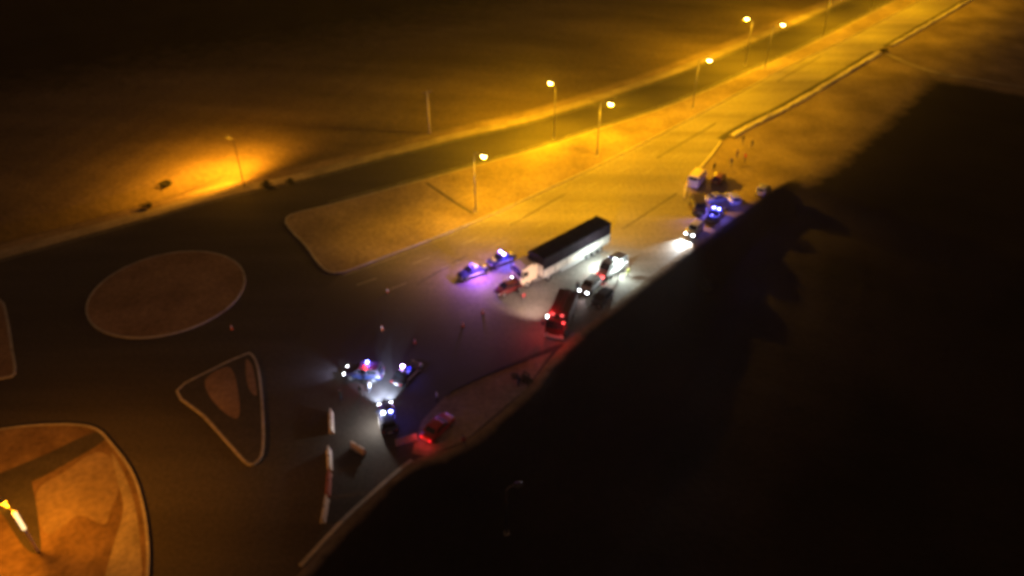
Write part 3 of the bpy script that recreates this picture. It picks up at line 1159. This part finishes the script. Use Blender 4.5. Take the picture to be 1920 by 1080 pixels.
# ---- fire engine
fp, fq = G2((1052, 606)), G2((1034, 648))
fire = thing('fire_engine', 'dark red fire engine standing beside the lorry trailer', 'fire engine', (fp.x, fp.y, 0.02), math.atan2(fq.y - fp.y, fq.x - fp.x))
fw = 1.25
bm = B()
prof = [(1.5, .5), (1.5, 2.75), (1.7, 2.85), (3.25, 2.8), (3.55, 1.7), (3.62, .6), (3.4, .45)]
loft(bm, [[Vector((x, y * fw * (1 if abs(y) < 1 else .97), z)) for x, z in prof] for y in (-1, -.95, .95, 1)])
obj('cab', bm, fire_red, fire)
obj('equipment_body', box(B(), (-1.1, 0, 1.75), (5.1, 2.5, 2.3), 0.05), fire_red, fire)
bm = B()
bm.faces.new([bm.verts.new(v) for v in ((3.29, -1.1, 2.70), (3.56, -1.14, 1.72), (3.56, 1.14, 1.72), (3.29, 1.1, 2.70))])
obj('windscreen', bm, glass, fire)
shut = mat('aluminium_shutter', (0.5, 0.5, 0.52), 0.4, 0.7)
for s in (-1, 1):
    for k in range(3):
        sh = obj('roller_shutter', box(B(), (-2.75 + k * 1.6, s * 1.262, 1.75), (1.4, 0.03, 1.5)), shut, fire)
        for j in range(5):
            obj('shutter_rib', box(B(), (-2.75 + k * 1.6, s * 1.283, 1.15 + j * 0.3), (1.38, 0.015, 0.05)), shut, sh)
    obj('side_window', box(B(), (2.65, s * 1.252, 2.2), (0.8, 0.02, 0.7)), glass, fire)
    obj('side_window', box(B(), (1.9, s * 1.252, 2.2), (0.5, 0.02, 0.7)), glass, fire)
    obj('white_stripe', box(B(), (2.4, s * 1.253, 1.45), (1.7, 0.02, 0.18)), white_p, fire)
    obj('headlight', box(B(), (3.6, s * .92, .85), (.1, .34, .2), .03), HL_OFF, fire)
    obj('wing_mirror', box(B(), (3.5, s * 1.5, 2.2), (.12, .28, .5), .03), dark_metal, fire)
    obj('tail_light', box(B(), (-3.67, s * 1.05, 1.0), (.05, .25, .5)), TL_ON, fire)
    wheel(fire, 2.5, s * 1.08, .5, .34)
    wheel(fire, -2.0, s * 1.02, .5, .5)
obj('front_bumper', box(B(), (3.62, 0, .55), (.3, 2.5, .35), .05), white_p, fire)
lad_m = mat('ladder_metal', (.14, .10, .10), .5, .5)
lad = obj('ladder', box(box(B(), (-1.2, -.3, 3.05), (5.2, .06, .1)), (-1.2, .3, 3.05), (5.2, .06, .1)), lad_m, fire)
for k in range(14):
    bm = B()
    tube(bm, (-3.6 + k * .37, -.3, 3.05), (-3.6 + k * .37, .3, 3.05), .025, .025, 6)
    obj('rung', bm, lad_m, lad)
obj('hose_reel', tube(B(), (-2.6, .6, 3.1), (-2.6, 1.1, 3.1), .22, .22, 14), dark_metal, fire)
lb = obj('light_bar', box(B(), (2.3, 0, 2.92), (.35, 1.7, .1), .02), dark_metal, fire)
for y in (-.6, .6):
    obj('beacon', box(B(), (2.3, y, 3.03), (.3, .4, .16), .04), RED_ON, lb, True)
point('beacon_light', fire, (4.2, .9, 2.6), 150, RED, .15)
point('beacon_light', fire, (2.0, -1.5, 3.4), 420, RED, .15)
obj('added_cab_light', box(B(), (2.9, -1.15, 2.95), (.3, .2, .2), .03), WHITE_ON, fire)  # fixture and beam added to brighten the lorry cab and the ground by it
spot('added_cab_beam', fire, (2.9, -1.3, 3.05), to_local(fire, G(978, 530, 1.2)), 9000, (1.0, .70, .58), 75, .9, .12)

# ---- cars around the lorry
vehicle('police_car', 'dark police car with blue flashing bar directly ahead of the lorry cab', 'police car', (940, 492), (890, 510), 'sedan', police_blue,
        'police cars at the crash', bar=(BLUE_ON, VIOLET_ON), beacons=((100, PUR), (450, BLU)), bo=(2.4, .1))
vehicle('police_car', 'dark police car farthest ahead of the lorry, ground beside it glowing purple', 'police car', (886, 516), (836, 534), 'sedan', police_blue,
        'police cars at the crash', bar=(BLUE_OFF, BLUE_OFF), beacons=((300, PUR), (2000, PUR)), bo=(2.6, .5))
vehicle('hatchback_car', 'small dark red car stopped beside the lorry cab', 'car', (953, 546), (928, 556), 'hatch', maroon_p, tail=True)
vehicle('ambulance', 'white ambulance beside the rear of the lorry trailer, brightly lit', 'ambulance', (1146, 512), (1110, 535), 'van', white_p,
        bar=(BLUE_OFF, WHITE_ON), beacons=((2300, COOL), (900, COOL)), bo=(3.2, -0.25))
vehicle('parked_car', 'white car facing downhill between trailer and fire engine', 'car', (1106, 541), (1086, 560), 'hatch', white_p, head=True, head_w=160, head_aim=5, head_col=(1, .8, .85), tail=True, tail_w=60)
vehicle('parked_car', 'dark blue car at the road edge beside the fire engine', 'car', (1128, 566), (1108, 586), 'hatch', paint('navy_paint', (.03, .04, .07)))
# ---- group by the side road, lower middle
vehicle('police_van', 'dark police van with blue, red and white lights near the barriers', 'police van', (684, 706), (640, 702), 'suv', police_blue,
        bar=(BLUE_ON, RED_ON), head=True, head_w=420, head_aim=16, head_col=(.6, .62, 1.0), beacons=((150, BLU), (120, RED)), roof_m=paint('violet_grey_roof', (.10, .08, .13)))
vehicle('police_car', 'black police car with one bright violet beacon, road behind it empty', 'police car', (764, 706), (788, 682), 'sedan', black_p,
        'police cars at the crash', bar=(BLUE_OFF, VIOLET_ON), beacons=((70, BLU), (110, VIO)))
vehicle('patrol_car', 'dark blue patrol car with bright white headlights lighting the road', 'police car', (728, 792), (722, 758), 'suv', police_blue,
        'police cars at the crash', head=True, head_w=6500, head_aim=7, head_col=(.60, .72, 1.0), bar=(BLUE_ON, WHITE_ON), beacons=((70, BLU), (560, (1.0, .92, .82))), bo=(2.7, .1))  # white beacon and its light added to brighten the barrier row
vehicle('crashed_car', 'red car with lit tail light beside the dirt apron', 'car', (822, 808), (850, 780), 'sedan', red_p, tail=True, tail_w=18)
# ---- group at the waste ground, upper right
vehicle('parked_car', 'white car with bright headlights at the embankment edge, black windscreen', 'car', (1301, 436), (1272, 466), 'hatch', white_p, head=True, head_w=6500, head_aim=13)
vehicle('police_car', 'police car with one glowing blue beacon behind the white car', 'police car', (1340, 408), (1318, 432), 'sedan', police_blue,
        'police cars at the crash', bar=(BLUE_ON, BLUE_ON), beacons=((1300, BLU), (600, BLU)))
vehicle('parked_van', 'dark van standing across the apron above the police car', 'van', (1306, 392), (1292, 352), 'van', paint('brown_black', (.03, .022, .022)), roof_m=paint('van_roof', (.05, .035, .035)))
vehicle('parked_van', 'cream van in front of the dark van at the road edge', 'van', (1306, 344), (1330, 316), 'van', cream_p)
vehicle('parked_car', 'dark saloon car in the middle of the parked group', 'car', (1345, 378), (1380, 372), 'sedan', grey_p)
vehicle('parked_car', 'silver car at the right end of the parked group', 'car', (1372, 378), (1352, 352), 'hatch', silver_p)
vehicle('parked_car', 'dark red car parked between the gathered people and the cream van', 'car', (1347, 340), (1368, 312), 'hatch', maroon_p)
vehicle('parked_car', 'pale car alone at the top corner of the embankment', 'car', (1430, 362), (1448, 340), 'hatch', silver_p)


# ------------------------------------------------------------------ people
def skin_person(pose):
    a_l, a_r, sl, sr, lean_ = pose
    V, E_, Rr = [], [], []

    def v(p, r, par=None):
        V.append(p)
        Rr.append(r)
        if par is not None:
            E_.append((par, len(V) - 1))
        return len(V) - 1
    pel = v((0, 0, .93), (.15, .12))
    wa = v((lean_ * .3, 0, 1.1), (.145, .11), pel)
    ch = v((lean_ * .7, 0, 1.32), (.175, .125), wa)
    nk = v((lean_, 0, 1.49), (.062, .062), ch)
    hd = v((lean_ + .02, 0, 1.60), (.095, .085), nk)
    v((lean_ + .02, 0, 1.70), (.075, .07), hd)
    for s, a, stp in ((1, a_l, sl), (-1, a_r, sr)):
        sh = v((lean_ * .8, s * .19, 1.40), (.075, .07), ch)
        el = v((lean_ * .8 + a[0] * .28, s * .25, 1.40 - a[1] * .28), (.052, .052), sh)
        wr = v((lean_ * .8 + a[0] * .28 + a[2] * .26, s * (.24 - a[4] * .1), 1.40 - a[1] * .28 - a[3] * .26), (.04, .04), el)
        v((lean_ * .8 + a[0] * .28 + a[2] * .36, s * (.24 - a[4] * .12), 1.40 - a[1] * .28 - a[3] * .36), (.045, .025), wr)
        hp = v((0, s * .10, .86), (.105, .10), pel)
        kn = v((stp * .5 + .04, s * .11, .49), (.07, .07), hp)
        an = v((stp, s * .11, .09), (.048, .048), kn)
        v((stp + .16, s * .125, .045), (.05, .035), an)
    me = bpy.data.meshes.new('person')
    me.from_pydata(V, E_, [])
    o = bpy.data.objects.new('person_source', me)
    COL.objects.link(o)
    md = o.modifiers.new('skin', 'SKIN')
    for i, r in enumerate(Rr):
        me.skin_vertices[0].data[i].radius = r
    me.skin_vertices[0].data[0].use_root = True
    o.modifiers.new('sub', 'SUBSURF').levels = 1
    dg = bpy.context.evaluated_depsgraph_get()
    out = bpy.data.meshes.new_from_object(o.evaluated_get(dg))
    bpy.data.objects.remove(o)
    zs = min(vv.co.z for vv in out.vertices)
    for vv in out.vertices:
        vv.co.z -= zs
    out.name = 'person'
    out.materials.clear()
    for _ in range(4):
        out.materials.append(rubber)
    for p in out.polygons:
        c_ = p.center
        p.use_smooth = True
        p.material_index = 0 if c_.z > 1.5 else (1 if c_.z > .92 or (abs(c_.y) > .2 and c_.z > .78) else (2 if c_.z > .12 else 3))
        if abs(c_.y) > .2 and c_.z < .80 and c_.z > .6:
            p.material_index = 0
    return out


P_MESH = [skin_person(((.1, .97, .2, .95, .2), (-.1, .97, .15, .97, .2), .02, -.02, .01)),
          skin_person(((.5, .85, .6, .75, .2), (-.5, .85, -.2, .95, .2), .26, -.26, .05)),
          skin_person(((.15, .95, .85, -.3, 1.2), (.1, .97, .8, .1, 1.4), -.03, .05, .02))]
bmh = B()
bmesh.ops.create_uvsphere(bmh, u_segments=10, v_segments=6, radius=1)
for vv in bmh.verts:
    vv.co = Vector((vv.co.x * .106 + .006, vv.co.y * .100, 1.655 + max(vv.co.z, -.05) * .105))
hair_me = bpy.data.meshes.new('hair')
bmh.to_mesh(hair_me)
bmh.free()
hair_me.materials.append(mat('dark_hair', (.02, .015, .012), .6))
skin_m = mat('skin_tone', (.42, .26, .19), .6)
shoe = mat('shoe', (.02, .02, .02), .7)
JACK = {'dark': mat('dark_jacket', (.025, .025, .03), .8), 'brown': mat('brown_jacket', (.09, .05, .03), .8), 'red': mat('red_jacket', (.28, .02, .02), .8),
        'white': mat('white_jacket', (.7, .7, .7), .8), 'yellow': mat('yellow_vest', (.62, .68, .08), .7), 'blue': mat('blue_uniform', (.03, .05, .14), .8)}
TROU = [mat('dark_trousers', (.03, .03, .04), .85), mat('grey_trousers', (.1, .1, .1), .85), mat('navy_trousers', (.02, .03, .07), .85)]
people = [  # px of the feet, jacket, pose, facing px, label, group
    (1381, 296, 'brown', 0, (1340, 330), 'person in dark brown jacket nearest the dark red car'),
    (1392, 270, 'dark', 2, (1380, 300), 'person in dark jacket, one of the two nearest the pale footway'),
    (1409, 277, 'dark', 0, (1380, 300), 'person in dark clothes on the right of the pair by the footway'),
    (1396, 303, 'red', 1, (1360, 330), 'person in dark red jacket lowest of the four gathered on the dirt'),
    (1370, 312, 'dark', 1, (1340, 350), 'person in dark clothes walking towards the parked cars'),
    (1338, 320, 'dark', 0, (1320, 350), 'person in dark clothes at the rear of the cream van'),
    (1166, 500, 'white', 0, (1130, 510), 'person in pale jacket standing behind the ambulance'),
    (1177, 520, 'yellow', 1, (1130, 520), 'person in yellow vest walking at the road edge by the ambulance'),
    (1120, 528, 'blue', 2, (1080, 510), 'person in blue uniform facing the lorry trailer'),
    (1131, 541, 'dark', 0, (1080, 520), 'person in dark clothes between white car and dark blue car'),
    (1158, 528, 'white', 2, (1100, 520), 'person in white jacket beside the ambulance door'),
    (1064, 566, 'red', 0, (1040, 540), 'person in red jacket behind the fire engine'),
    (1082, 548, 'dark', 1, (1060, 530), 'person in dark clothes under the trailer side'),
    (982, 566, 'red', 0, (960, 540), 'person in red jacket in front of the lorry cab'),
    (702, 702, 'yellow', 0, (722, 740), 'person in yellow vest in the headlight beam'),
    (694, 735, 'white', 1, (722, 720), 'person in pale jacket walking into the headlight beam'),
    (676, 742, 'dark', 0, (700, 720), 'person in dark clothes behind the police van'),
    (640, 752, 'dark', 2, (660, 720), 'person in dark clothes standing above the barrier row'),
    (820, 752, 'white', 0, (780, 760), 'person in pale jacket alone by the edge of the dirt apron'),
    (870, 838, 'red', 1, (830, 800), 'person in dark red jacket at the dark end of the apron'),
    (972, 724, 'dark', 0, (900, 760), 'person in dark clothes on the right part of the apron'),
]
for i, (x, y, jk, ps, fpx, lb) in enumerate(people):
    me = P_MESH[ps]
    o = bpy.data.objects.new('person', me)
    COL.objects.link(o)
    g, f = G2((x, y)), G2(fpx)
    o.location = (g.x, g.y, 0.012)
    o.rotation_euler = (0, 0, math.atan2(f.y - g.y, f.x - g.x))
    s = 1.0 + 0.05 * math.sin(i * 2.3)
    o.scale = (s, s, s)
    for k, m_ in enumerate((skin_m, JACK[jk], TROU[i % 3], shoe)):
        o.material_slots[k].link = 'OBJECT'
        o.material_slots[k].material = m_
    tag(o, lb, 'person', 'people at the crash scene')
    h = bpy.data.objects.new('hair', hair_me)
    COL.objects.link(h)
    h.parent = o
    h.location = ((.01, .05, .02)[ps] - .01, 0, 0.0)


# ------------------------------------------------------------------ barriers, cones, scrub
def barrier(px0, px1, m, label):
    a, b = G2(px0), G2(px1)
    d = b - a
    L = d.length
    t = thing('road_barrier', label, 'barrier', ((a.x + b.x) / 2, (a.y + b.y) / 2, 0.004), math.atan2(d.y, d.x), 'plastic barriers along the side road')
    prof = [(-.28, 0), (-.28, .16), (-.15, .32), (-.10, .85), (.10, .85), (.15, .32), (.28, .16), (.28, 0)]
    bm = B()
    loft(bm, [[Vector((x, y, z)) for y, z in prof] for x in (-L / 2, L / 2)])
    obj('block', bm, m, t)
    for x in (-L * .28, L * .28):
        obj('forklift_slot', box(B(), (x, 0, .07), (.3, .575, .1)), dark_metal, t)
    bm = B()
    tube(bm, (0, 0, .85), (0, 0, .91), .09, .09, 10)
    obj('filler_cap', bm, dark_metal, t)
    return t


bw = mat('barrier_white', (.75, .70, .64), .55)
br = mat('barrier_red', (.38, .13, .10), .55)
barrier((621, 776), (622, 814), bw, 'white plastic barrier at the top of the row by the patrol cars')
barrier((617, 846), (619, 884), bw, 'white plastic barrier second from the top of the row')
barrier((618, 890), (615, 932), br, 'faded red plastic barrier between two white ones')
barrier((613, 938), (606, 982), bw, 'white plastic barrier at the lower end of the row')
barrier((660, 838), (684, 852), mat('barrier_pale', (.55, .42, .36), .6), 'pinkish plastic barrier lying apart, right of the row')

# guard panel with slats lying by the red car
a, b = G2((742, 838)), G2((782, 826))
t = thing('barrier_panel', 'pale slatted barrier panel standing below the dark patrol car', 'barrier', ((a.x + b.x) / 2, (a.y + b.y) / 2, 0.004), math.atan2(b.y - a.y, b.x - a.x))
L = (b - a).length
pm_ = mat('panel_pale', (.5, .4, .38), .6)
for k in range(4):
    obj('slat', box(B(), (0, 0, .2 + k * .27), (L, .05, .16)), pm_, t)
for x in (-L / 2 + .1, L / 2 - .1):
    obj('post', box(B(), (x, .05, .55), (.08, .06, 1.1)), steel, t)
    obj('foot', box(B(), (x, 0, .03), (.12, .6, .06)), dark_metal, t)

cone_m = mat('cone_orange', (.7, .16, .03), .6)
cone_w = mat('cone_sleeve', (.8, .8, .8), .5)
bm = B()
tube(bm, (0, 0, .04), (0, 0, .78), .17, .035, 12)
cm = bpy.data.meshes.new('cone_body')
bm.to_mesh(cm)
bm.free()
cm.materials.append(cone_m)
bm = box(B(), (0, 0, .02), (.44, .44, .04), .01)
cbm = bpy.data.meshes.new('cone_base')
bm.to_mesh(cbm)
bm.free()
cbm.materials.append(rubber)
bm = B()
tube(bm, (0, 0, .42), (0, 0, .62), .110, .073, 12)
cs = bpy.data.meshes.new('sleeve')
bm.to_mesh(cs)
bm.free()
cs.materials.append(cone_w)
for (x, y), lb in zip(((717, 619), (778, 644), (868, 613), (727, 549), (435, 618), (905, 588)),
                      ('traffic cone on the road above the police van', 'traffic cone on the road right of the violet beacon', 'traffic cone in front of the fire engine',
                       'traffic cone farthest up the road left of the purple glow', 'traffic cone beside the roundabout island', 'traffic cone on the road below the lorry cab')):
    g = G2((x, y))
    t = thing('traffic_cone', lb, 'traffic cone', (g.x, g.y, 0.012), random.random(), 'traffic cones on the road')
    for n_, m_ in (('cone_body', cm), ('cone_base', cbm), ('sleeve', cs)):
        o = bpy.data.objects.new(n_, m_)
        COL.objects.link(o)
        o.parent = t


def shrub_mesh(seed, n=420):
    rnd = random.Random(seed)
    bm = B()
    lobes = [(rnd.uniform(-.55, .55), rnd.uniform(-.55, .55), rnd.uniform(.35, .75), rnd.uniform(.28, .5)) for _ in range(7)]
    for i in range(n):
        lx, ly, lz, lr = rnd.choice(lobes)
        d = Vector((rnd.gauss(0, 1), rnd.gauss(0, 1), rnd.gauss(0, .8))).normalized() * lr * rnd.uniform(.55, 1.05)
        p = Vector((lx, ly, lz)) + d
        p.z = max(p.z, .05)
        a = Vector((rnd.uniform(-1, 1), rnd.uniform(-1, 1), rnd.uniform(-.6, .6))).normalized()
        c_ = a.cross(Vector((rnd.uniform(-1, 1), rnd.uniform(-1, 1), 1))).normalized()
        s = rnd.uniform(.07, .16)
        bm.faces.new([bm.verts.new(p + a * s), bm.verts.new(p + c_ * s * .5), bm.verts.new(p - a * s), bm.verts.new(p - c_ * s * .5)])
    me = bpy.data.meshes.new('foliage')
    bm.to_mesh(me)
    bm.free()
    me.materials.append(leafy)
    return me


def stem_mesh(seed):
    rnd = random.Random(seed)
    bm = B()
    for k in range(6):
        tube(bm, (rnd.uniform(-.1, .1), rnd.uniform(-.1, .1), -.1), (rnd.uniform(-.5, .5), rnd.uniform(-.5, .5), rnd.uniform(.5, .9)), .04, .012, 5)
    me = bpy.data.meshes.new('stem')
    bm.to_mesh(me)
    bm.free()
    me.materials.append(wood)
    return me


# thin night haze round the lamps
hb = bpy.data.materials.new('night_haze')
hb.use_nodes = True
hn = hb.node_tree.nodes
hn.remove(hn['Principled BSDF'])
pv = hn.new('ShaderNodeVolumePrincipled')
pv.inputs['Color'].default_value = (.85, .82, .8, 1)
pv.inputs['Density'].default_value = HAZE
pv.inputs['Anisotropy'].default_value = 0.55
hb.node_tree.links.new(pv.outputs[0], hn['Material Output'].inputs['Volume'])
HZ = float(GZ.max()) + 1.0
HB = float(GZ.min()) - 1.0
hz = obj('haze', box(B(), (0, 0, (HB + max(HZ, 62)) / 2), (3100, 3100, max(HZ, 62) - HB)), hb)
hz['kind'] = 'stuff'

SH = [(shrub_mesh(s), stem_mesh(s)) for s in (1, 2, 3)]
shrubs = [((505, 352), 1.5, 'dark scrub bush right of the orange pool of light'), ((545, 344), 1.1, 'small scrub bush farther right along the gravel verge'),
          ((312, 352), 1.5, 'scrub bush left of the orange pool of light'), ((275, 392), 1.2, 'low scrub bush near the dark verge left of the light pool'),
          ((980, 716), 1.5, 'dark scrub bush at the edge of the dirt apron'), ((1318, 540), 1.8, 'scrub bush on the dark slope below the white car'),
          ((1655, 98), 1.3, 'low bush at the gap in the pale footway')]
for i, (p, sc, lb) in enumerate(shrubs):
    b = on_ground(*p)
    t = thing('scrub_bush', lb, 'bush', b, i * 1.3, 'scrub bushes')
    t.scale = (sc, sc * random.uniform(.8, 1.1), sc * .75)
    f, s = SH[i % 3]
    for n_, m_ in (('foliage', f), ('stem', s)):
        o = bpy.data.objects.new(n_, m_)
        COL.objects.link(o)
        o.parent = t
